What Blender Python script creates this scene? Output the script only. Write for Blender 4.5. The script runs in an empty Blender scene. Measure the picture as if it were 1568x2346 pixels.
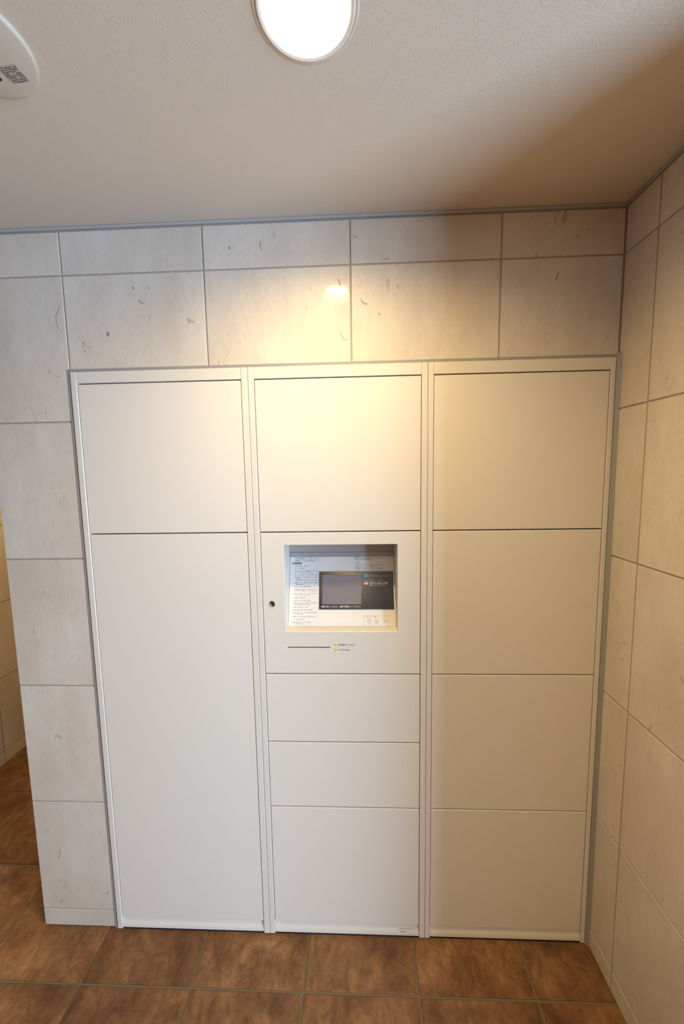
import bpy, bmesh, math, random
from mathutils import Vector, Matrix

S = bpy.context.scene
COL = S.collection
random.seed(7)

# ------------------------------------------------------------------ camera
cam_data = bpy.data.cameras.new('camera')
cam_data.sensor_fit = 'VERTICAL'
cam_data.sensor_height = 36.0
cam_data.lens = 870.0 / 2346.0 * 36.0
cam_data.clip_start = 0.02
cam = bpy.data.objects.new('camera', cam_data)
COL.objects.link(cam)
pitch, roll, yaw = -0.10226, 0.01661, 0.03942
M3 = Matrix.Rotation(yaw, 3, 'Z') @ Matrix.Rotation(pitch, 3, 'X') @ Matrix.Rotation(roll, 3, 'Y')
right, fwd, up = M3.col[0], M3.col[1], M3.col[2]
m = Matrix((right, up, -fwd)).transposed().to_4x4()
m.translation = Vector((0.8096, -1.083, 1.4859))
cam.matrix_world = m
S.camera = cam

# ------------------------------------------------------------------ world, daylight, exposure
w = bpy.data.worlds.new('world')
S.world = w
w.use_nodes = True
w.node_tree.nodes['Background'].inputs[0].default_value = (0.62, 0.74, 0.95, 1)
w.node_tree.nodes['Background'].inputs[1].default_value = 0.35

dl = bpy.data.lights.new('daylight', 'AREA')          # daylight entering through the glazed entrance behind the camera
dl.shape = 'RECTANGLE'
dl.size, dl.size_y = 1.9, 1.13
dl.energy = 137
dl.color = (0.47, 0.70, 1.0)
dlo = bpy.data.objects.new('daylight', dl)
COL.objects.link(dlo)
dlo.location = (2.975, -1.965, 1.05)
dlo.rotation_euler = (0, math.pi / 2, 0)

S.view_settings.view_transform = 'Standard'
S.view_settings.look = 'None'
S.view_settings.gamma = 1.0
S.view_settings.use_curve_mapping = False
S.view_settings.exposure = 0.38

LAMP_L = [560.0, 600.0, 1150.0]      # the downlight in view, one added unseen to warm the corridor, one behind the camera
LAMP_C = (1.0, 0.72, 0.30)

# ------------------------------------------------------------------ materials
def new_mat(name):
    mt = bpy.data.materials.new(name)
    mt.use_nodes = True
    nt = mt.node_tree
    return mt, nt, nt.nodes['Principled BSDF']

def N(nt, t, **kw):
    n = nt.nodes.new(t)
    for k, v in kw.items():
        setattr(n, k, v)
    return n

def plain(name, col, rough=0.5, metal=0.0, spec=0.5, bump=0.0, bscale=200.0, vary=0.0):
    mt, nt, b = new_mat(name)
    b.inputs['Base Color'].default_value = (*col, 1)
    b.inputs['Roughness'].default_value = rough
    b.inputs['Metallic'].default_value = metal
    b.inputs['Specular IOR Level'].default_value = spec
    tc = N(nt, 'ShaderNodeTexCoord')
    if bump:
        no = N(nt, 'ShaderNodeTexNoise')
        no.inputs['Scale'].default_value = bscale
        no.inputs['Detail'].default_value = 3
        bp = N(nt, 'ShaderNodeBump')
        bp.inputs['Strength'].default_value = bump
        bp.inputs['Distance'].default_value = 0.002
        nt.links.new(tc.outputs['Object'], no.inputs['Vector'])
        nt.links.new(no.outputs['Fac'], bp.inputs['Height'])
        nt.links.new(bp.outputs['Normal'], b.inputs['Normal'])
    if vary:
        n2 = N(nt, 'ShaderNodeTexNoise')
        n2.inputs['Scale'].default_value = 2.5
        n2.inputs['Detail'].default_value = 2
        cr = N(nt, 'ShaderNodeValToRGB')
        cr.color_ramp.elements[0].position = 0.3
        cr.color_ramp.elements[1].position = 0.7
        cr.color_ramp.elements[0].color = (*[c * (1 - vary) for c in col], 1)
        cr.color_ramp.elements[1].color = (*[min(1, c * (1 + vary)) for c in col], 1)
        nt.links.new(tc.outputs['Object'], n2.inputs['Vector'])
        nt.links.new(n2.outputs['Fac'], cr.inputs['Fac'])
        nt.links.new(cr.outputs['Color'], b.inputs['Base Color'])
    return mt

def offset_coords(nt, amount=37.0):
    tc = N(nt, 'ShaderNodeTexCoord')
    oi = N(nt, 'ShaderNodeObjectInfo')
    mu = N(nt, 'ShaderNodeMath', operation='MULTIPLY')
    mu.inputs[1].default_value = amount
    cb = N(nt, 'ShaderNodeCombineXYZ')
    ad = N(nt, 'ShaderNodeVectorMath', operation='ADD')
    nt.links.new(oi.outputs['Random'], mu.inputs[0])
    for i in range(3):
        nt.links.new(mu.outputs[0], cb.inputs[i])
    nt.links.new(tc.outputs['Object'], ad.inputs[0])
    nt.links.new(cb.outputs[0], ad.inputs[1])
    return ad.outputs[0], oi.outputs['Random']

def scaled(nt, vec, sc):
    mp = N(nt, 'ShaderNodeMapping')
    mp.inputs['Scale'].default_value = sc
    nt.links.new(vec, mp.inputs['Vector'])
    return mp.outputs[0]

def noise(nt, vec, scale, detail=3, rough=0.5, dist=0.0):
    no = N(nt, 'ShaderNodeTexNoise')
    no.inputs['Scale'].default_value = scale
    no.inputs['Detail'].default_value = detail
    no.inputs['Roughness'].default_value = rough
    no.inputs['Distortion'].default_value = dist
    nt.links.new(vec, no.inputs['Vector'])
    return no.outputs['Fac']

def ramp(nt, fac, stops):
    cr = N(nt, 'ShaderNodeValToRGB')
    els = cr.color_ramp.elements
    while len(els) < len(stops):
        els.new(0.5)
    for e, (p, c) in zip(els, stops):
        e.position = p
        e.color = (*c, 1) if len(c) == 3 else c
    nt.links.new(fac, cr.inputs['Fac'])
    return cr.outputs['Color']

def mixc(nt, fac, a, b, mode='MIX'):
    mx = N(nt, 'ShaderNodeMix', data_type='RGBA', blend_type=mode)
    for sock, v in ((mx.inputs[0], fac), (mx.inputs[6], a), (mx.inputs[7], b)):
        if hasattr(v, 'is_linked'):
            nt.links.new(v, sock)
        elif isinstance(v, (int, float)):
            sock.default_value = v
        else:
            sock.default_value = (*v, 1)
    return mx.outputs[2]

def stone_mat():
    mt, nt, b = new_mat('pale_limestone_tile')
    v, rnd = offset_coords(nt)
    soft = noise(nt, scaled(nt, v, (1.0, 1.0, 0.45)), 6.0, 4, 0.55)
    base = ramp(nt, soft, [(0.30, (0.57, 0.495, 0.41)), (0.52, (0.635, 0.56, 0.475)), (0.75, (0.69, 0.625, 0.545))])
    streak = noise(nt, scaled(nt, v, (1.0, 1.0, 0.32)), 38.0, 5, 0.62, 0.8)
    base = mixc(nt, 0.55, base, ramp(nt, streak, [(0.3, (0.92, 0.92, 0.92)), (0.5, (1, 1, 1)), (0.72, (1.05, 1.05, 1.05))]), 'MULTIPLY')
    fine = noise(nt, scaled(nt, v, (1.0, 1.0, 0.4)), 130.0, 2, 0.5)
    base = mixc(nt, 0.5, base, ramp(nt, fine, [(0.3, (0.94, 0.94, 0.94)), (0.7, (1.05, 1.05, 1.05))]), 'MULTIPLY')
    # sparse fossil flecks
    fl = noise(nt, scaled(nt, v, (1.0, 1.0, 0.55)), 34.0, 2, 0.5, 1.4)
    where = noise(nt, v, 11.0, 1, 0.5)
    mk = N(nt, 'ShaderNodeMath', operation='MULTIPLY')
    nt.links.new(ramp(nt, fl, [(0.675, (0, 0, 0)), (0.72, (1, 1, 1))]), mk.inputs[0])
    nt.links.new(ramp(nt, where, [(0.52, (0, 0, 0)), (0.60, (1, 1, 1))]), mk.inputs[1])
    mk2 = N(nt, 'ShaderNodeMath', operation='MULTIPLY')
    nt.links.new(mk.outputs[0], mk2.inputs[0])
    mk2.inputs[1].default_value = 0.55
    base = mixc(nt, mk2.outputs[0], base, (0.30, 0.245, 0.18))
    tone = ramp(nt, rnd, [(0.0, (0.965, 0.965, 0.965)), (1.0, (1.03, 1.025, 1.02))])
    base = mixc(nt, 1.0, base, tone, 'MULTIPLY')
    nt.links.new(base, b.inputs['Base Color'])
    b.inputs['Roughness'].default_value = 0.42
    b.inputs['Specular IOR Level'].default_value = 0.25
    b.inputs['Coat Weight'].default_value = 0.35
    b.inputs['Coat Roughness'].default_value = 0.07
    bp = N(nt, 'ShaderNodeBump')
    bp.inputs['Strength'].default_value = 0.10
    bp.inputs['Distance'].default_value = 0.002
    nt.links.new(streak, bp.inputs['Height'])
    nt.links.new(bp.outputs['Normal'], b.inputs['Normal'])
    return mt

def slate_mat():
    mt, nt, b = new_mat('brown_slate_floor_tile')
    v, rnd = offset_coords(nt, 51.0)
    big = noise(nt, v, 7.0, 5, 0.62, 0.6)
    base = ramp(nt, big, [(0.28, (0.100, 0.042, 0.016)), (0.46, (0.165, 0.074, 0.028)), (0.60, (0.215, 0.103, 0.042)), (0.78, (0.285, 0.155, 0.068))])
    vein = noise(nt, scaled(nt, v, (1.0, 0.62, 1.0)), 19.0, 7, 0.68, 1.6)
    base = mixc(nt, 0.75, base, ramp(nt, vein, [(0.34, (0.60, 0.58, 0.54)), (0.5, (1, 1, 1)), (0.66, (1.42, 1.40, 1.32))]), 'MULTIPLY')
    fine = noise(nt, v, 70.0, 5, 0.7)
    base = mixc(nt, 0.6, base, ramp(nt, fine, [(0.3, (0.78, 0.78, 0.78)), (0.7, (1.34, 1.34, 1.34))]), 'MULTIPLY')
    tone = ramp(nt, rnd, [(0.0, (0.84, 0.82, 0.80)), (0.5, (1.0, 1.0, 1.0)), (1.0, (1.16, 1.13, 1.08))])
    base = mixc(nt, 1.0, base, tone, 'MULTIPLY')
    nt.links.new(base, b.inputs['Base Color'])
    b.inputs['Roughness'].default_value = 0.55
    b.inputs['Specular IOR Level'].default_value = 0.3
    bp = N(nt, 'ShaderNodeBump')
    bp.inputs['Strength'].default_value = 0.45
    bp.inputs['Distance'].default_value = 0.004
    nt.links.new(vein, bp.inputs['Height'])
    nt.links.new(bp.outputs['Normal'], b.inputs['Normal'])
    return mt

STONE = stone_mat()
SLATE = slate_mat()
GROUT_W = plain('wall_joint_grout', (0.40, 0.35, 0.29), 0.9, spec=0.1, bump=0.2)
GROUT_F = plain('floor_joint_grout', (0.185, 0.135, 0.080), 0.9, spec=0.1, bump=0.3)
CEIL = plain('ceiling_plaster', (0.66, 0.575, 0.47), 0.85, spec=0.15, bump=0.25, bscale=260.0)
PAINT = plain('cream_painted_steel', (0.725, 0.665, 0.585), 0.36, spec=0.42, bump=0.015, bscale=500.0)
PAINT2 = plain('cream_frame_paint', (0.705, 0.645, 0.565), 0.34, spec=0.42, bump=0.01, bscale=500.0)
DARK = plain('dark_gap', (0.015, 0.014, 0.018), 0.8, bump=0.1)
BASEDK = plain('navy_black_gap_shade', (0.010, 0.009, 0.020), 0.7, bump=0.1)  # colour holds the shade of the gap under the plinths
SEAL = plain('grey_sealant', (0.30, 0.285, 0.275), 0.6, bump=0.2, bscale=90.0)
ALU = plain('grey_edge_trim', (0.42, 0.405, 0.39), 0.45, spec=0.4, bump=0.02)
WHITEP = plain('white_enamel', (0.80, 0.76, 0.69), 0.35, bump=0.02)
PLASTIC = plain('ivory_plastic', (0.66, 0.58, 0.48), 0.45, bump=0.03)
RECESS = plain('recess_ivory', (0.72, 0.68, 0.62), 0.4, bump=0.02)
PAPER = plain('printed_sheet', (0.78, 0.755, 0.72), 0.45, bump=0.02)
PAPER2 = plain('pale_notice_paper', (0.74, 0.725, 0.71), 0.5, bump=0.02)
NAVY = plain('navy_acrylic', (0.014, 0.018, 0.034), 0.22, bump=0.01)
SCREEN = plain('lcd_glass', (0.135, 0.130, 0.195), 0.33, spec=1.0, bump=0.01)
INK = plain('black_ink', (0.06, 0.055, 0.05), 0.6, bump=0.01)
INKG = plain('grey_ink', (0.09, 0.08, 0.07), 0.6, bump=0.01)
INKW = plain('white_ink', (0.86, 0.84, 0.80), 0.5, bump=0.01)
INKG2 = plain('silver_ink', (0.42, 0.42, 0.42), 0.5, bump=0.01)
BLUE = plain('logo_blue', (0.03, 0.20, 0.44), 0.4, bump=0.01)
CYAN = plain('logo_cyan', (0.12, 0.50, 0.60), 0.4, bump=0.01)
TAGB = plain('notice_blue_tag', (0.20, 0.27, 0.32), 0.5, bump=0.01)
LIME = plain('lime_dot', (0.62, 0.62, 0.06), 0.5, bump=0.01)
CHROME = plain('chrome', (0.62, 0.62, 0.64), 0.16, metal=1.0, bump=0.01)
GREYM = plain('brushed_steel', (0.26, 0.26, 0.28), 0.30, metal=1.0, bump=0.05)
REFL = plain('lamp_reflector', (0.60, 0.61, 0.66), 0.16, metal=1.0, bump=0.05)
STAIN = plain('fossil_stain', (0.30, 0.235, 0.165), 0.55, bump=0.05)
def wood_mat():
    mt, nt, b = new_mat('added_brown_wood_panel')  # made-up finish for unseen walls, dark and warm to cut blue bounce
    tc = N(nt, 'ShaderNodeTexCoord')
    gr = noise(nt, scaled(nt, tc.outputs['Object'], (6.0, 6.0, 0.5)), 9.0, 5, 0.6, 0.5)
    nt.links.new(ramp(nt, gr, [(0.3, (0.20, 0.105, 0.045)), (0.7, (0.33, 0.185, 0.085))]), b.inputs['Base Color'])
    b.inputs['Roughness'].default_value = 0.5
    return mt
WOOD = wood_mat()
DOORFRM = plain('entrance_bronze', (0.08, 0.07, 0.06), 0.4, metal=0.6, bump=0.02)
RAILM = plain('grey_rail', (0.34, 0.34, 0.37), 0.35, bump=0.01)

def glass_mat(name, alpha=0.10, col=(1, 1, 1)):
    mt = bpy.data.materials.new(name)
    mt.use_nodes = True
    nt = mt.node_tree
    nt.nodes.clear()
    o = N(nt, 'ShaderNodeOutputMaterial')
    t = N(nt, 'ShaderNodeBsdfTransparent')
    t.inputs[0].default_value = (*col, 1)
    g = N(nt, 'ShaderNodeBsdfGlossy')
    g.inputs['Roughness'].default_value = 0.05
    fr = N(nt, 'ShaderNodeFresnel')
    fr.inputs[0].default_value = 1.45
    mx = N(nt, 'ShaderNodeMixShader')
    nt.links.new(fr.outputs[0], mx.inputs[0])
    nt.links.new(t.outputs[0], mx.inputs[1])
    nt.links.new(g.outputs[0], mx.inputs[2])
    nt.links.new(mx.outputs[0], o.inputs[0])
    return mt
GLASS = glass_mat('clear_glass')

def emit_mat(name, col, strength):
    mt = bpy.data.materials.new(name)
    mt.use_nodes = True
    nt = mt.node_tree
    nt.nodes.clear()
    o = N(nt, 'ShaderNodeOutputMaterial')
    e = N(nt, 'ShaderNodeEmission')
    e.inputs[0].default_value = (*col, 1)
    e.inputs[1].default_value = strength
    nt.links.new(e.outputs[0], o.inputs[0])
    return mt
BULBS = [emit_mat('lamp_glow', LAMP_C, l) for l in LAMP_L]

# ------------------------------------------------------------------ helpers
def link(name, me, mat, parent=None, loc=(0, 0, 0), rot=(0, 0, 0)):
    o = bpy.data.objects.new(name, me)
    COL.objects.link(o)
    if mat is not None:
        for mm in (mat if isinstance(mat, (list, tuple)) else [mat]):
            me.materials.append(mm)
    o.parent = parent
    o.location = loc
    o.rotation_euler = rot
    return o

def mesh_from(bm, name, smooth=False):
    me = bpy.data.meshes.new(name)
    bmesh.ops.recalc_face_normals(bm, faces=bm.faces)
    if smooth:
        for f in bm.faces:
            f.smooth = True
    bm.to_mesh(me)
    bm.free()
    return me

def add_box(bm, a, b, mi=0):
    vs = [bm.verts.new((x, y, z)) for x in (a[0], b[0]) for y in (a[1], b[1]) for z in (a[2], b[2])]
    fs = []
    for q in ((0, 1, 3, 2), (4, 6, 7, 5), (0, 4, 5, 1), (2, 3, 7, 6), (0, 2, 6, 4), (1, 5, 7, 3)):
        f = bm.faces.new([vs[i] for i in q])
        f.material_index = mi
        fs.append(f)
    return vs, fs

def box(name, a, b, mat, parent=None, bev=0.0, seg=2):
    """box between corners a and b, origin at its own lower centre"""
    ox, oy, oz = (a[0] + b[0]) / 2, (a[1] + b[1]) / 2, min(a[2], b[2])
    bm = bmesh.new()
    add_box(bm, (a[0] - ox, a[1] - oy, a[2] - oz), (b[0] - ox, b[1] - oy, b[2] - oz))
    if bev:
        bmesh.ops.bevel(bm, geom=list(bm.edges), offset=bev, segments=seg, affect='EDGES', profile=0.5)
    me = mesh_from(bm, name)
    px, q = Vector((0, 0, 0)), parent
    while q:
        px = px + q.location
        q = q.parent
    return link(name, me, mat, parent, (ox - px[0], oy - px[1], oz - px[2]))

def lathe(bm, prof, seg=48, mi=0, cap0=False, cap1=False, axis='Z', c=(0, 0, 0)):
    rings = []
    for r, h in prof:
        ring = []
        for i in range(seg):
            a = 2 * math.pi * i / seg
            if axis == 'Z':
                p = (c[0] + r * math.cos(a), c[1] + r * math.sin(a), c[2] + h)
            else:
                p = (c[0] + r * math.cos(a), c[1] + h, c[2] + r * math.sin(a))
            ring.append(bm.verts.new(p))
        rings.append(ring)
    for r0, r1 in zip(rings, rings[1:]):
        for i in range(seg):
            f = bm.faces.new((r0[i], r0[(i + 1) % seg], r1[(i + 1) % seg], r1[i]))
            f.material_index = mi
    if cap0:
        bm.faces.new(rings[0]).material_index = mi
    if cap1:
        bm.faces.new(rings[-1]).material_index = mi

def thing(name, label, cat, loc, group=None):
    o = bpy.data.objects.new(name, None)
    COL.objects.link(o)
    o.location = loc
    o.empty_display_size = 0.05
    o['label'] = label
    o['category'] = cat
    if group:
        o['group'] = group
    o.matrix_world = Matrix.Translation(Vector(loc))
    return o

def structure(o, label, cat):
    o['kind'] = 'structure'
    o['label'] = label
    o['category'] = cat
    return o

# ------------------------------------------------------------------ setting
ZC = 2.166                       # ceiling height
XR = 1.517                       # tiled side wall
XL = -1.05                       # far corridor wall
PX = -0.25                       # free end of the tiled pier
ROWS = [0.0, 0.063, 0.451, 0.844, 1.244, 1.645, 2.042, 2.157]
J = 0.0022                       # half joint
TH = 0.009
_tile_cache = {}

def tile(parent, wdt, hgt, loc, rotz=0.0):
    key = (round(wdt, 4), round(hgt, 4))
    me = _tile_cache.get(key)
    if me is None:
        bm = bmesh.new()
        add_box(bm, (0, 0, 0), (wdt, TH, hgt))
        es = [e for e in bm.edges if all(abs(v.co.y) < 1e-6 for v in e.verts)]
        bmesh.ops.bevel(bm, geom=es, offset=0.0012, segments=2, affect='EDGES', profile=0.5)
        me = mesh_from(bm, 'wall_tile')
        me.materials.append(STONE)
        _tile_cache[key] = me
    o = bpy.data.objects.new('tile', me)
    COL.objects.link(o)
    o.parent = parent
    o.location = loc
    o.rotation_euler = (0, 0, rotz)
    return o

def tiled(parent, edges, rows, origin, rotz):
    """edges: positions along the wall from origin; face looks along local -Y"""
    c, s = math.cos(rotz), math.sin(rotz)
    for e0, e1 in zip(edges, edges[1:]):
        for z0, z1 in zip(rows, rows[1:]):
            x = e0 + J
            tile(parent, e1 - e0 - 2 * J, z1 - z0 - 2 * J, (origin[0] + c * x, origin[1] + s * x, z0 + J), rotz)

def boxes_mesh(name, lst, mat):
    bm = bmesh.new()
    for a, b in lst:
        add_box(bm, a, b)
    return link(name, mesh_from(bm, name), mat)

# floor: grout bed with separate tiles
FX0, FX1, FY0, FY1 = XL, 3.0, -3.4, 2.4
floor = structure(boxes_mesh('floor', [((FX0 - .1, FY0 - .1, -0.08), (FX1 + .1, FY1 + .1, -0.003))], GROUT_F),
                  'brown slate-look tiled floor with grey-brown joints', 'floor')
FP, FOX, FOY = 0.3315, 0.307, -0.1415
g = 0.0035
bm = bmesh.new()
add_box(bm, (-FP / 2 + g, -FP / 2 + g, -0.009), (FP / 2 - g, FP / 2 - g, 0.0))
es = [e for e in bm.edges if all(abs(v.co.z) < 1e-6 for v in e.verts)]
bmesh.ops.bevel(bm, geom=es, offset=0.0015, segments=2, affect='EDGES', profile=0.5)
fme = mesh_from(bm, 'floor_tile')
fme.materials.append(SLATE)
k0, k1 = int((FX0 - FOX) / FP) - 1, int((FX1 - FOX) / FP) + 1
l0, l1 = int((FY0 - FOY) / FP) - 1, int((FY1 - FOY) / FP) + 1
for i in range(k0, k1):
    for j in range(l0, l1):
        cx, cy = FOX + (i + .5) * FP, FOY + (j + .5) * FP
        if cy > 0.2 and cx > PX + 0.1:
            continue                                    # under the locker block
        if cy < -0.55 or cx < XR + 0.1:
            o = bpy.data.objects.new('tile', fme)
            COL.objects.link(o)
            o.parent = floor
            o.location = (cx, cy, 0)

# ceiling with the round opening of the downlight
LX, LY, LR = 0.744, -0.456, 0.0665
LAMPS = [(LX, LY), (-0.65, 1.15), (0.70, -2.42)]
bm = bmesh.new()
outer = [bm.verts.new((x, y, ZC)) for x, y in ((FX0 - .1, FY0 - .1), (FX1 + .1, FY0 - .1), (FX1 + .1, FY1 + .1), (FX0 - .1, FY1 + .1))]
eds = [bm.edges.new((outer[i], outer[(i + 1) % 4])) for i in range(4)]
for lx, ly in LAMPS:
    inner = [bm.verts.new((lx + LR * math.cos(2 * math.pi * i / 48), ly + LR * math.sin(2 * math.pi * i / 48), ZC)) for i in range(48)]
    eds += [bm.edges.new((inner[i], inner[(i + 1) % 48])) for i in range(48)]
bmesh.ops.triangle_fill(bm, use_beauty=True, use_dissolve=False, edges=eds)
ceil = structure(link('ceiling', mesh_from(bm, 'ceiling'), CEIL), 'matte beige plaster ceiling', 'ceiling')

# wall with the lockers: pier, lintel, block behind
wall_back = structure(boxes_mesh('wall_back', [
    ((PX + .002, 0.0025, 0.0), (-0.007, FY1, ZC)),
    ((-0.007, 0.0025, 1.790), (XR + .15, 0.60, ZC)),
    ((-0.007, 0.58, 0.0), (XR + .15, 0.66, 1.790))], GROUT_W),
    'pale limestone-tiled wall surrounding the lockers', 'wall')
tiled(wall_back, [PX, -0.005], ROWS[:6], (0, 0), 0)
tiled(wall_back, [PX, 0.0], ROWS[5:], (0, 0), 0)
tiled(wall_back, [0.0, 0.399, 0.80, 1.20, XR], [1.788, ROWS[6], ROWS[7]], (0, 0), 0)
tiled(wall_back, [-1.2, -0.8, -0.4, -0.003], ROWS, (PX, 0.0), -math.pi / 2)      # corridor side of the pier
# grey sealant bead round the locker bank
bm = bmesh.new()
add_box(bm, (-0.0065, -0.0022, 0.0), (0.0035, 0.006, 1.790))
add_box(bm, (0.0035, -0.0022, 1.7825), (1.512, 0.006, 1.7905))
link('sealant', mesh_from(bm, 'sealant'), SEAL, wall_back)

# wall at the side
YE = -0.60
wall_right = structure(boxes_mesh('wall_right', [((XR + .0025, YE + .002, 0.0), (XR + .15, 0.60, ZC))], GROUT_W),
                       'pale limestone-tiled side wall', 'wall')
tiled(wall_right, [0.001, 0.1128, 0.513, 0.60], ROWS, (XR, 0.0), -math.pi / 2)
tiled(wall_right, [0.0, 0.15], ROWS, (XR, YE), 0)
# sealant fillet between locker frame and side wall
bm = bmesh.new()
tri = [(1.5085, 0.004), (1.5085, -0.004), (1.5165, -0.015), (1.5165, 0.004)]
vb = [bm.verts.new((x, y, 0.0)) for x, y in tri]
vt = [bm.verts.new((x, y, 1.792)) for x, y in tri]
bm.faces.new(vb)
bm.faces.new(vt)
for i in range(4):
    bm.faces.new((vb[i], vb[(i + 1) % 4], vt[(i + 1) % 4], vt[i]))
link('sealant', mesh_from(bm, 'sealant'), SEAL, wall_right)

# far corridor wall and the rest of the lobby
wall_left = structure(boxes_mesh('wall_left', [((XL - .15, FY0, 0.0), (XL - .0025, FY1, ZC))], GROUT_W),
                      'tiled wall across the corridor', 'wall')
tiled(wall_left, [0.1 + 0.4 * i for i in range(8, 15)], ROWS, (XL, FY0), math.pi / 2)
wall_added_panel = structure(boxes_mesh('wall_added_panel', [((XL - .0024, FY0, 0.0), (XL + .012, -0.10, ZC))], WOOD),
                       'added unseen brown wood panelling along the lobby side, cutting daylight bounce', 'wall')  # panel added out of view to keep blue bounce off the side wall
wall_end = structure(boxes_mesh('wall_end', [((XL - .15, FY1 + .0025, 0.0), (PX + .1, FY1 + .15, ZC))], GROUT_W),
                     'tiled wall closing the corridor', 'wall')
tiled(wall_end, [XL, XL + .4, PX], ROWS, (0, FY1), 0)
EY0, EY1, EZ = -2.58, -1.35, 2.06
wall_side = structure(boxes_mesh('wall_side', [((FX1, FY0, 0.0), (FX1 + .15, EY0, ZC)), ((FX1, EY1, 0.0), (FX1 + .15, YE + .15, ZC)),
                                               ((FX1, EY0, EZ), (FX1 + .15, EY1, ZC)), ((XR + .15, YE, 0.0), (FX1, YE + .15, ZC))], STONE),
                      'pale lobby wall with the glazed entrance', 'wall')
wall_front = structure(boxes_mesh('wall_front', [((XL - .15, FY0 - .15, 0), (FX1 + .15, FY0, ZC))], WOOD),
                       'unseen lobby wall opposite the lockers, brown wood finish added to cut daylight bounce', 'wall')  # wood finish made up to absorb bounced daylight
bm = bmesh.new()
DX0, DX1, EM = FX1 + .04, FX1 + .10, (EY0 + EY1) / 2
for a, b in (((DX0, EY0, 0), (DX1, EY0 + .05, EZ)), ((DX0, EY1 - .05, 0), (DX1, EY1, EZ)),
             ((DX0, EM - .025, 0), (DX1, EM + .025, EZ - .05)), ((DX0, EY0 + .05, EZ - .05), (DX1, EY1 - .05, EZ))):
    add_box(bm, a, b)
door = structure(link('door_1', mesh_from(bm, 'door_1'), DOORFRM), 'bronze-framed glazed entrance door', 'door')
for a, b in ((EY0 + .05, EM - .025), (EM + .025, EY1 - .05)):
    box('pane', (FX1 + .066, a, 0.0), (FX1 + .074, b, EZ - .05), GLASS, door)

# slim edge trim between tiles and ceiling
t1 = structure(box('trim_1', (PX, -0.005, 2.1585), (XR, 0.0025, ZC - .0005), ALU, None, 0.0008), 'slim grey edge trim above the locker wall', 'trim')
t2 = structure(box('trim_2', (XR - .005, YE, 2.1585), (XR + .0025, -0.0055, ZC - .0005), ALU, None, 0.0008), 'slim grey edge trim above the side wall', 'trim')

# fossil stains in the stone
def stain(pts, width, parent=wall_back):
    bm = bmesh.new()
    n = len(pts)
    L, R_ = [], []
    for i, (x, z) in enumerate(pts):
        x0, z0 = pts[max(0, i - 1)]
        x1, z1 = pts[min(n - 1, i + 1)]
        d = Vector((x1 - x0, z1 - z0)).normalized()
        wd = width * (0.35 + 0.65 * math.sin(math.pi * (i + .5) / n)) * random.uniform(.6, 1.2)
        L.append(bm.verts.new((x - d.y * wd / 2, -0.0001, z + d.x * wd / 2)))
        R_.append(bm.verts.new((x + d.y * wd / 2, -0.0001, z - d.x * wd / 2)))
    for i in range(n - 1):
        bm.faces.new((L[i], R_[i], R_[i + 1], L[i + 1]))
    r = bmesh.ops.extrude_face_region(bm, geom=list(bm.faces))
    for vtx in [q for q in r['geom'] if isinstance(q, bmesh.types.BMVert)]:
        vtx.co.y += 0.0004
    link('fossil_stain', mesh_from(bm, 'fossil_stain'), STAIN, parent)
stain([(1.336, 2.111), (1.337, 2.122), (1.335, 2.135), (1.336, 2.146), (1.342, 2.152), (1.350, 2.155)], 0.0020)
stain([(1.361, 2.156), (1.360, 2.145), (1.361, 2.135), (1.357, 2.127), (1.349, 2.121), (1.339, 2.114)], 0.0022)
stain([(0.5585, 2.112), (0.557, 2.104), (0.559, 2.095), (0.563, 2.085)], 0.0028)
stain([(-0.013, 1.966), (-0.018, 1.950), (-0.0265, 1.936), (-0.0265, 1.915), (-0.020, 1.898)], 0.0022)
stain([(0.117, 1.890), (0.1195, 1.884), (0.118, 1.877)], 0.0085)
stain([(0.828, 1.955), (0.831, 1.946), (0.840, 1.940), (0.846, 1.941)], 0.005)
stain([(0.199, 2.006), (0.202, 2.000)], 0.006)
stain([(0.212, 1.972), (0.218, 1.966), (0.227, 1.960)], 0.004)
stain([(0.770, 1.873), (0.773, 1.860), (0.781, 1.850), (0.789, 1.848)], 0.003)
stain([(1.350, 2.005), (1.348, 1.995), (1.343, 1.984)], 0.005)
stain([(0.876, 1.915), (0.879, 1.910)], 0.006)
stain([(0.473, 2.100), (0.474, 2.093)], 0.006)
stain([(0.766, 2.008), (0.770, 1.998), (0.773, 1.988)], 0.0035)
stain([(0.888, 2.050), (0.898, 2.054), (0.906, 2.052)], 0.0025)

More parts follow.
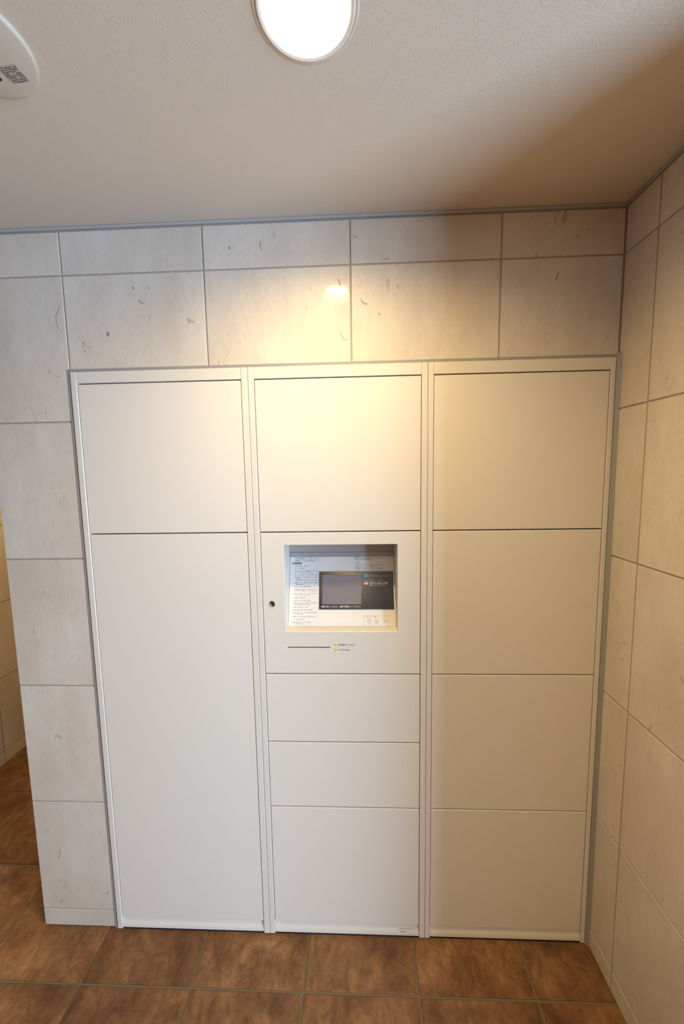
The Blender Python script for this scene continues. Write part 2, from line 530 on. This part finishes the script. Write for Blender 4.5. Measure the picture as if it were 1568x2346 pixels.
# ------------------------------------------------------------------ downlight in the ceiling
def downlight(x, y, bulb_mat, label):
    lamp = thing('ceiling_downlight', label, 'lamp', (x, y, ZC), 'recessed ceiling downlights')
    bm = bmesh.new()
    lathe(bm, [(0.0730, 0.000), (0.0730, -0.0014), (0.0775, -0.0014), (0.0792, -0.0002)], 64)
    link('trim_ring', mesh_from(bm, 'trim_ring', True), PLASTIC, lamp)
    bm = bmesh.new()
    lathe(bm, [(0.0652, 0.004), (0.0655, -0.0018), (0.0665, -0.0023), (0.0705, -0.0033), (0.0726, -0.0034), (0.0735, -0.0005)], 64)
    link('bezel', mesh_from(bm, 'bezel', True), WHITEP, lamp)
    bm = bmesh.new()
    lathe(bm, [(0.0655, 0.004), (0.064, 0.035), (0.057, 0.072), (0.044, 0.096), (0.018, 0.106), (0.001, 0.107)], 64)
    link('reflector', mesh_from(bm, 'reflector'), REFL, lamp)
    bm = bmesh.new()
    lathe(bm, [(0.069, 0.004), (0.069, 0.115), (0.001, 0.115)], 32)
    link('housing', mesh_from(bm, 'housing', True), GREYM, lamp)
    bm = bmesh.new()
    prof = []
    for i in range(13):
        a = -math.pi / 2 + math.pi * i / 12
        prof.append((max(0.0006, 0.042 * math.cos(a)), 0.038 + 0.022 * math.sin(a)))
    lathe(bm, prof, 32)
    link('bulb', mesh_from(bm, 'bulb', True), bulb_mat, lamp)
    bm = bmesh.new()
    lathe(bm, [(0.0648, 0.004), (0.050, 0.0025), (0.030, 0.0012), (0.001, 0.0008)], 48)
    link('lens', mesh_from(bm, 'lens', True), GLASS, lamp)


for (lx, ly), bmt, lab in zip(LAMPS, BULBS, ('lit round recessed downlight with white ring, above the locker bank',
                                             'added unseen round downlight warming the corridor behind the pier',  # added out of view to brighten the corridor wall and floor
                                             'lit round recessed downlight in the lobby ceiling by the entrance')):
    downlight(lx, ly, bmt, lab)

# ------------------------------------------------------------------ round unit with sticker on the ceiling
DX, DY = 0.212, -0.442
unit = thing('ceiling_sensor', 'round ivory ceiling unit with a small printed sticker', 'sensor', (DX, DY, ZC))
bm = bmesh.new()
lathe(bm, [(0.0880, -0.0002), (0.0885, -0.0030), (0.0870, -0.0058), (0.0835, -0.0068), (0.018, -0.0070)], 64, cap1=True)
link('cover', mesh_from(bm, 'cover', True), plain('sensor_cover', (0.60, 0.53, 0.43), 0.5, bump=0.03), unit)
bm = bmesh.new()
lathe(bm, [(0.0035, -0.0069), (0.0035, -0.0076), (0.0015, -0.0077)], 20, cap1=True)
link('indicator', mesh_from(bm, 'indicator'), DARK, unit, (0.002, 0.051, 0))
# sticker: fine grey print lines on a small label
bm = bmesh.new()
add_box(bm, (-0.0165, -0.0135, -0.0002), (0.0165, 0.0135, 0.0002))
stk = link('sticker', mesh_from(bm, 'sticker'), plain('sticker_paper', (0.48, 0.43, 0.36), 0.5, bump=0.02), unit, (0.0325, 0.0450, -0.0072), (0, 0, math.radians(-4)))
bm = bmesh.new()
rr = random.Random(3)
for r in range(8):
    y = -0.0118 + r * 0.0033
    x = -0.0155 + (0.003 if r in (6, 7) else 0)
    while x < 0.0145:
        wd = rr.uniform(0.0012, 0.0045)
        if rr.random() > 0.16:
            add_box(bm, (x, y, -0.0003), (min(x + wd, 0.0158), y + rr.uniform(0.0017, 0.0025), -0.00021))
        x += wd + 0.0007
link('print_lines', mesh_from(bm, 'print_lines'), plain('sticker_ink', (0.13, 0.115, 0.10), 0.6, bump=0.02), stk)

# ------------------------------------------------------------------ parcel lockers
YS, YD = -0.0065, -0.0045        # faces of stiles and doors
TOP = 1.782

def stile(parent, x0, x1):
    return box('stile', (x0, YS, 0.003), (x1, 0.03, TOP), PAINT2, parent, 0.0016, 3)

def door_leaf(parent, x0, x1, z0, z1):
    return box('door', (x0 + .0013, YD, z0 + .0016), (x1 - .0013, 0.016, z1 - .0016), PAINT, parent, 0.0019, 3)

def locker(x0, xa, xb, x1, splits, label):
    t = thing('parcel_locker', label, 'locker', ((x0 + x1) / 2, 0.0, 0.0))
    p0 = t.matrix_world.translation
    stile(t, x0 + .0004, xa)
    stile(t, xb, x1 - .0004)
    box('header', (xa + .0002, YS + .0008, 1.7503), (xb - .0002, 0.03, TOP), PAINT2, t, 0.0012, 3)
    # near-black carcass: the shade inside the gaps is put into its colour
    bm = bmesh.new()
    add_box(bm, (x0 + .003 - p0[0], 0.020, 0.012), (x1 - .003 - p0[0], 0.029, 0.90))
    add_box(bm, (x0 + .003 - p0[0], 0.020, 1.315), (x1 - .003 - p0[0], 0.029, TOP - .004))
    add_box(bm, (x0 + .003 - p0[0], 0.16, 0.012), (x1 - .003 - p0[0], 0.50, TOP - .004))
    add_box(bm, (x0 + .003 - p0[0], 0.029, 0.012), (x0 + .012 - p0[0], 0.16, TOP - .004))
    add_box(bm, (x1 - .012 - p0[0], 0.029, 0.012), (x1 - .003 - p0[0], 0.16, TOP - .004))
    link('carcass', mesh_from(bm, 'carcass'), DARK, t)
    # plinth: hollow-curved kick plate
    bm = bmesh.new()
    prof = [(0.010, 0.0435), (0.004, 0.043), (0.0025, 0.037), (0.000, 0.030), (-0.003, 0.022), (-0.0045, 0.016), (-0.005, 0.0085), (0.014, 0.0085), (0.014, 0.0435)]
    xs = (xa + .0008 - p0[0], xb - .0008 - p0[0])
    va = [bm.verts.new((xs[0], y, z)) for y, z in prof]
    vb_ = [bm.verts.new((xs[1], y, z)) for y, z in prof]
    bm.faces.new(va)
    bm.faces.new(vb_)
    for i in range(len(prof)):
        k = (i + 1) % len(prof)
        bm.faces.new((va[i], va[k], vb_[k], vb_[i]))
    link('plinth', mesh_from(bm, 'plinth'), PAINT2, t)
    box('base_gap_shade', (x0 + .003, -0.003, 0.0002), (x1 - .003, 0.06, 0.0080), BASEDK, t)  # navy-black strip filling the gap below the plinth, shade painted in
    for z0, z1 in zip(splits, splits[1:]):
        if z0 is None or z1 is None:
            continue
        door_leaf(t, xa, xb, z0, z1)
    return t

ZB, Z1, Z2, Z3, ZM, ZT = 0.0440, 0.4525, 0.6695, 0.8880, 1.3185, 1.7490
lockA = locker(0.0035, 0.0205, 0.4915, 0.5105, [ZB, ZM, ZT], 'cream parcel locker column with one full-height tall door below a square door')
lockB = locker(0.5105, 0.5275, 0.9915, 1.0090, [ZB, Z1, Z2, Z3, None, ZM, ZT], 'cream parcel locker column with the touch-screen control panel')
lockC = locker(1.0090, 1.0245, 1.4950, 1.5080, [ZB, Z1, Z3, ZM, ZT], 'cream parcel locker column of four equal square doors beside the side wall')

# control panel plate with the screen recess
BX = lockB.matrix_world.translation[0]
px0, px1, pz0, pz1 = 0.5275 + .0013, 0.9915 - .0013, Z3 + .0016, ZM - .0016
hx0, hx1, hz0, hz1 = 0.595, 0.9245, 1.0205, 1.2805
bm = bmesh.new()
def ring_pts(x0, x1, z0, z1, y):
    return [bm.verts.new((x - BX, y, z)) for x, z in ((x0, z0), (x1, z0), (x1, z1), (x0, z1))]
b_ = 0.0019
loops = [ring_pts(px0, px1, pz0, pz1, 0.014), ring_pts(px0, px1, pz0, pz1, YD + b_),
         ring_pts(px0 + .3 * b_, px1 - .3 * b_, pz0 + .3 * b_, pz1 - .3 * b_, YD + .3 * b_),
         ring_pts(px0 + b_, px1 - b_, pz0 + b_, pz1 - b_, YD),
         ring_pts(hx0 - .001, hx1 + .001, hz0 - .001, hz1 + .001, YD),
         ring_pts(hx0, hx1, hz0, hz1, YD + .001), ring_pts(hx0, hx1, hz0, hz1, 0.014)]
for a, b in zip(loops, loops[1:]):
    for i in range(4):
        bm.faces.new((a[i], a[(i + 1) % 4], b[(i + 1) % 4], b[i]))
a, b = loops[-1], loops[0]
for i in range(4):
    bm.faces.new((a[i], a[(i + 1) % 4], b[(i + 1) % 4], b[i]))
panel = link('control_panel', mesh_from(bm, 'control_panel'), PAINT, lockB)
panel['label'] = 'cream panel with recessed sloping screen, notices, key lock and card slot'

# recess: side cheeks, ledge, sloping back, upper back
SO = Vector((0.595, 0.03, 1.0205))
ST = Vector((0.0, 0.07, 0.2035)).normalized()
SL = 0.2152
bm = bmesh.new()
def P(x, y, z):
    return bm.verts.new((x - BX, y, z))
def quad(*c):
    bm.faces.new([P(*q) for q in c])
prof = [(0.0145, hz0), (0.032, hz0), (0.103, hz0 + .2035), (0.103, hz1), (0.0145, hz1)]
for x in (hx0, hx1):
    bm.faces.new([P(x, y, z) for y, z in prof])
for (y0, z0), (y1, z1) in zip(prof, prof[1:]):
    quad((hx0, y0, z0), (hx1, y0, z0), (hx1, y1, z1), (hx0, y1, z1))
me = bpy.data.meshes.new('recess')
bm.to_mesh(me)
bm.free()
link('recess', me, RECESS, panel)

TILT = math.atan2(0.2035, 0.07)
def on_slope(name, me, mat, s, t, lift):
    nrm = Vector((0, -0.2035, 0.07)).normalized()
    p = SO + Vector((s, 0, 0)) + ST * t + nrm * lift
    return link(name, me, mat, panel, (p.x - BX, p.y, p.z), (TILT, 0, 0))

def slab(name, s0, t0, s1, t1, thick, mat, lift, bev=0.0):
    bm = bmesh.new()
    add_box(bm, (0, 0, -thick), (s1 - s0, t1 - t0, 0))
    if bev:
        bmesh.ops.bevel(bm, geom=list(bm.edges), offset=bev, segments=2, affect='EDGES')
    return on_slope(name, mesh_from(bm, name), mat, s0, t0, lift)

slab('backing_sheet', 0.0012, 0.0006, 0.3282, 0.2135, 0.0012, PAPER, 0.0010)
slab('notice_paper', 0.0030, 0.0012, 0.0978, 0.2130, 0.0002, PAPER2, 0.00125)
slab('screen_bezel', 0.0945, 0.0515, 0.3248, 0.1668, 0.0022, NAVY, 0.0034, 0.0004)
bm = bmesh.new()
def frame_rect(x0, x1, y0, y1, wd, zz):
    for a, b in (((x0, y0), (x1, y0 + wd)), ((x0, y1 - wd), (x1, y1)), ((x0, y0 + wd), (x0 + wd, y1 - wd)), ((x1 - wd, y0 + wd), (x1, y1 - wd))):
        add_box(bm, (a[0], a[1], zz - .0001), (b[0], b[1], zz))
slab('touch_screen', 0.1040, 0.0668, 0.2246, 0.1566, 0.0012, SCREEN, 0.0040, 0.0005)
# rail at the head of the sheet
box('rail', (0.5965, 0.0935, 1.2262), (0.9230, 0.0980, 1.2375), RAILM, panel, 0.0006)

box('shaded_upper_back', (0.5955, 0.0985, 1.2240), (0.9240, 0.1025, 1.2800), plain('upper_back_shade_grey', (0.42, 0.385, 0.36), 0.45, bump=0.02), panel)  # upper back in darker grey: shade below the recess top put into colour
# lettering -------------------------------------------------------------
def text_verts(body, width=None, height=None):
    cu = bpy.data.curves.new('lettering', 'FONT')
    cu.body = body
    cu.resolution_u = 2
    ob = bpy.data.objects.new('lettering', cu)
    COL.objects.link(ob)
    bpy.context.view_layer.update()
    dg = bpy.context.evaluated_depsgraph_get()
    me = bpy.data.meshes.new_from_object(ob.evaluated_get(dg))
    vs = [v.co.copy() for v in me.vertices]
    fs = [tuple(p.vertices) for p in me.polygons]
    bpy.data.objects.remove(ob)
    bpy.data.curves.remove(cu)
    bpy.data.meshes.remove(me)
    if not vs:
        return [], []
    x0, x1 = min(v.x for v in vs), max(v.x for v in vs)
    y0, y1 = min(v.y for v in vs), max(v.y for v in vs)
    sx = width / (x1 - x0) if width else None
    sy = height / (y1 - y0) if height else sx
    sx = sx or sy
    return [((v.x - x0) * sx, (v.y - y0) * sy, 0.0) for v in vs], fs

def block(name, items, mat, lift, place=None):
    """items: (text, s, t_centre, width, height) joined into one printed block"""
    V, F = [], []
    for body, s, t, wd, ht in items:
        vs, fs = text_verts(body, wd, ht)
        k = len(V)
        V += [(x + s, y + t - (ht / 2 if ht else 0), 0.0) for x, y, _ in vs]
        F += [tuple(i + k for i in f) for f in fs]
    me = bpy.data.meshes.new(name)
    me.from_pydata(V, [], F)
    if place:
        return link(name, me, mat, panel, *place)
    return on_slope(name, me, mat, 0, 0, lift)

h1, h2 = 0.0060, 0.0034
LN = [('1.現金、有価証券、貴重品など', .0163, .1847, .0461, h2), ('2.生きている動植物', .0155, .1771, .0315, h2),
      ('3.腐敗、変質しやすい物。生鮮食品、冷凍・冷蔵品', .0150, .1691, .0738, h2), ('におい、汚れを発生するおそれのある物', .0205, .1649, .0493, h2),
      ('4.発火、引火、爆発のおそれのある危険物・薬品類', .0145, .1569, .0743, h2), ('5.銃砲刀剣類、法令で所持を禁止されている物品', .0142, .1494, .0746, h2),
      ('麻薬、劇薬類', .0200, .1440, .0152, h2), ('その他、犯罪に使用されるおそれのある物', .0205, .1400, .0700, h2),
      ('6.精密機器。ガラス、陶磁器など壊れやすい美術品', .0142, .1320, .0738, h2), ('骨董品、楽器類', .0195, .1269, .0230, h2),
      ('7.重い物、大きい物。規格外の荷物類', .0142, .1197, .0530, h2), ('8.ほかの保管物に損害をあたえる物。液体、粉末の類', .0135, .1117, .0752, h2),
      ('破損、水もれ、結露をおこす、こぼれる物、汚れ物', .0195, .1077, .0690, h2), ('9.遺骨、位牌、仏具、その他これらに類する神仏の物品', .0132, .0993, .0748, h2),
      ('祭祀用品、供物類。代替品のない物', .0190, .0947, .0455, h2), ('10.書留郵便、配達証明など', .0125, .0867, .0435, h2),
      ('11.代金引換、着払いの荷物で未精算品', .0122, .0785, .0560, h2), ('12.配達員が指定した時刻、期限内に受取が必要な物品', .0118, .0712, .0755, h2),
      ('至急品、速達郵便や個人信書の類', .0180, .0660, .0470, h2), ('13.受取人を特定できない物', .0118, .0581, .0465, h2),
      ('14.包装が不完全な物品、荷札のない荷物類', .0112, .0502, .0615, h2), ('15.衣類、寝具。クリーニング品で型崩れの心配のある', .0112, .0424, .0760, h2),
      ('折りたためない物品', .0172, .0374, .0275, h2), ('16.容積がボックスより大きい物、仕切りを越える物', .0105, .0296, .0710, h2),
      ('17.その他、保管に適さない物品', .0102, .0216, .0395, h2), ('18.管理者が不適当とみとめた物。くわしくは管理会社', .0100, .0136, .0590, h2),
      ('または係員におたずねください', .0175, .0090, .0315, h2)]
block('notice_text', LN, INKG, 0.00135)
block('notice_heading', [('下記の物品は、このボックスに', .0172, .2085, .0745, h1), ('保管することができません。', .0165, .2005, .0660, h1)], INK, 0.00135)
slab('blue_tag', 0.0080, 0.1898, 0.0378, 0.1956, 0.0001, TAGB, 0.00135)
block('tag_text', [('禁止事項', .0175, .1927, .0190, .0040)], INK, 0.00145)
RT = [('お客様へ', .2062, .2126, .0147, .0042), ('お荷物の保管は、お届けの日から原則として3日間以内にお受け取りください。', .2062, .2083, .0985, h2),
      ('期限を過ぎた荷物は管理者が回収します。', .2062, .2037, .0585, h2), ('ご注意', .2060, .1942, .0145, .0044),
      ('1.扉が閉まったことを確認してください。開けたまま放置しないで', .2060, .1883, .0898, h2), ('2.操作方法のわからないときは、画面の案内またはサポートセンターへ', .2062, .1837, .1010, h2),
      ('3.暗証番号、受取カード類は、大切に保管し、他人に貸さないで', .2068, .1788, .0885, h2), ('4.無断転用、不正な使用は禁止します。見つけ次第通報します。', .2068, .1744, .0885, h2)]
block('guide_text', RT, INKG, 0.0011)
block('phone_lettering', [('0570-024-290', .2500, .1300, .0580, .0078), ('操作に困った時は、サポートセンターへ', .2357, .1383, .0612, .0038), ('※通話料はお客様のご負担となります', .2500, .1233, .0490, .0024)], INKW, 0.0036)
block('maker_lettering', [('日本宅配システム', .2475, .1527, .0610, .0070)], INKG2, 0.0036)
block('screen_message', [('画面に軽くふれると、操作を開始してください。', .1017, .0596, .1215, .0060)], INKW, 0.0036)
# telephone receiver mark
bm = bmesh.new()
add_box(bm, (0, 0.0, 0), (0.0115, 0.0044, 0.0001))
add_box(bm, (0.0012, 0.0056, 0), (0.0103, 0.0076, 0.0001))
add_box(bm, (0.0, 0.0047, 0), (0.0028, 0.0066, 0.0001))
add_box(bm, (0.0087, 0.0047, 0), (0.0115, 0.0066, 0.0001))
on_slope('telephone_mark', mesh_from(bm, 'telephone_mark'), INKW, 0.2347, 0.1260, 0.0036)
# round blue emblem
bm = bmesh.new()
def disc(cx, cy, rx, ry, mi, zz=0.0, n=24):
    f = bm.faces.new([bm.verts.new((cx + rx * math.cos(2 * math.pi * i / n), cy + ry * math.sin(2 * math.pi * i / n), zz)) for i in range(n)])
    f.material_index = mi
disc(-0.0042, -0.0008, 0.0050, 0.0042, 0)
disc(0.0022, 0.0002, 0.0060, 0.0056, 1, 0.00006)
disc(0.0030, 0.0010, 0.0030, 0.0027, 0, 0.00012)
disc(0.0040, 0.0022, 0.0020, 0.0016, 2, 0.00018)
me = bpy.data.meshes.new('emblem')
bm.to_mesh(me)
bm.free()
on_slope('emblem', me, [BLUE, CYAN, INKW], 0.2376, 0.1527, 0.0036)
# small framed card of card-reader symbols
bm = bmesh.new()
frame_rect(0.2309, 0.3079, 0.0050, 0.0337, 0.0006, 0.0)
for i in range(32):
    a0, a1 = 2 * math.pi * i / 32, 2 * math.pi * (i + 1) / 32
    c_, r0, r1 = (0.2480, 0.0166), 0.0066, 0.0074
    bm.faces.new([bm.verts.new((c_[0] + r * math.cos(a), c_[1] + r * math.sin(a), 0)) for r, a in ((r0, a0), (r1, a0), (r1, a1), (r0, a1))])
for q in ((0.2435, 0.0188, 0.2500, 0.0202), (0.2450, 0.0160, 0.2520, 0.0172), (0.2468, 0.0115, 0.2490, 0.0150), (0.2495, 0.0185, 0.2508, 0.0215)):
    add_box(bm, (q[0], q[1], -.0001), (q[2], q[3], 0))
on_slope('card_outline', mesh_from(bm, 'card_outline'), plain('faint_ink', (0.40, 0.36, 0.31), 0.6, bump=0.01), 0, 0, 0.0011)
block('card_text', [('ご利用できるカードの種類について', .2360, .0293, .0430, h2), ('対応カード一覧', .2845, .0291, .0165, h2),
                    ('マーク', .2650, .0226, .0105, h2), ('管理用カード', .2650, .0173, .0150, h2), ('非接触型カード', .2650, .0118, .0160, h2),
                    ('対応可', .2880, .0226, .0070, h2), ('一部機種', .2880, .0173, .0135, h2), ('対応可', .2880, .0118, .0075, h2)], INKG, 0.0011)

# key lock
bm = bmesh.new()
lathe(bm, [(0.0090, 0.0), (0.0092, -0.0012), (0.0084, -0.0022), (0.0076, -0.0020)], 32, 0, axis='Y')
lathe(bm, [(0.0076, -0.0020), (0.0070, -0.0012), (0.0004, -0.0012)], 32, 1, axis='Y')
rot = Matrix.Rotation(math.radians(40), 3, 'Y')
vs, fs = add_box(bm, (-0.0009, -0.0017, -0.0062), (0.0009, -0.0011, 0.0062), 2)
for v in vs:
    v.co = Matrix.Rotation(math.radians(-48), 3, 'Y') @ v.co
link('key_lock', mesh_from(bm, 'key_lock', True), [CHROME, GREYM, DARK], panel, (0.5568 - BX, YD, 1.1056))
# card slot: dark slit with lips
bm = bmesh.new()
add_box(bm, (-0.0633, -0.0003, -0.0012), (0.0633, 0.0, 0.0012), 0)
link('card_slot', mesh_from(bm, 'card_slot'), DARK, panel, (0.6620 - BX, YD, 0.9718))
for z in (0.9795, 0.9633):
    bm = bmesh.new()
    lathe(bm, [(0.0042, 0.0), (0.0042, -0.0002), (0.001, -0.0003)], 20, axis='Y', cap1=True)
    link('lime_dot', mesh_from(bm, 'lime_dot'), LIME, panel, (0.7406 - BX, YD, z))
flat = ((-BX, YD - 0.0002, 0.0), (math.pi / 2, 0, 0))
block('number_lettering', [('管理番号 N-4233', .7488, .9795, .0500, .0058), ('ID-30942(R)', .7488, .9633, .0345, .0056)], INK, 0, flat)
# faint maker's print on the plinth
V, F = [], []
for body, s, t, wd, ht in [('株式会社 日本宅配システム', .930, .0285, .048, .0040), ('管理番号', .930, .0215, .022, .0040)]:
    vs, fs = text_verts(body, wd, ht)
    k = len(V)
    V += [(x + s - BX, 0, y + t - ht / 2) for x, y, _ in vs]
    F += [tuple(i + k for i in f) for f in fs]
for i, (x, y, z) in enumerate(V):
    V[i] = (x, (-0.0022 - (0.0285 - z) * 0.30), z)
me = bpy.data.meshes.new('plinth_print')
me.from_pydata(V, [], F)
link('plinth_print', me, plain('plinth_ink', (0.34, 0.31, 0.28), 0.6, bump=0.01), lockB)
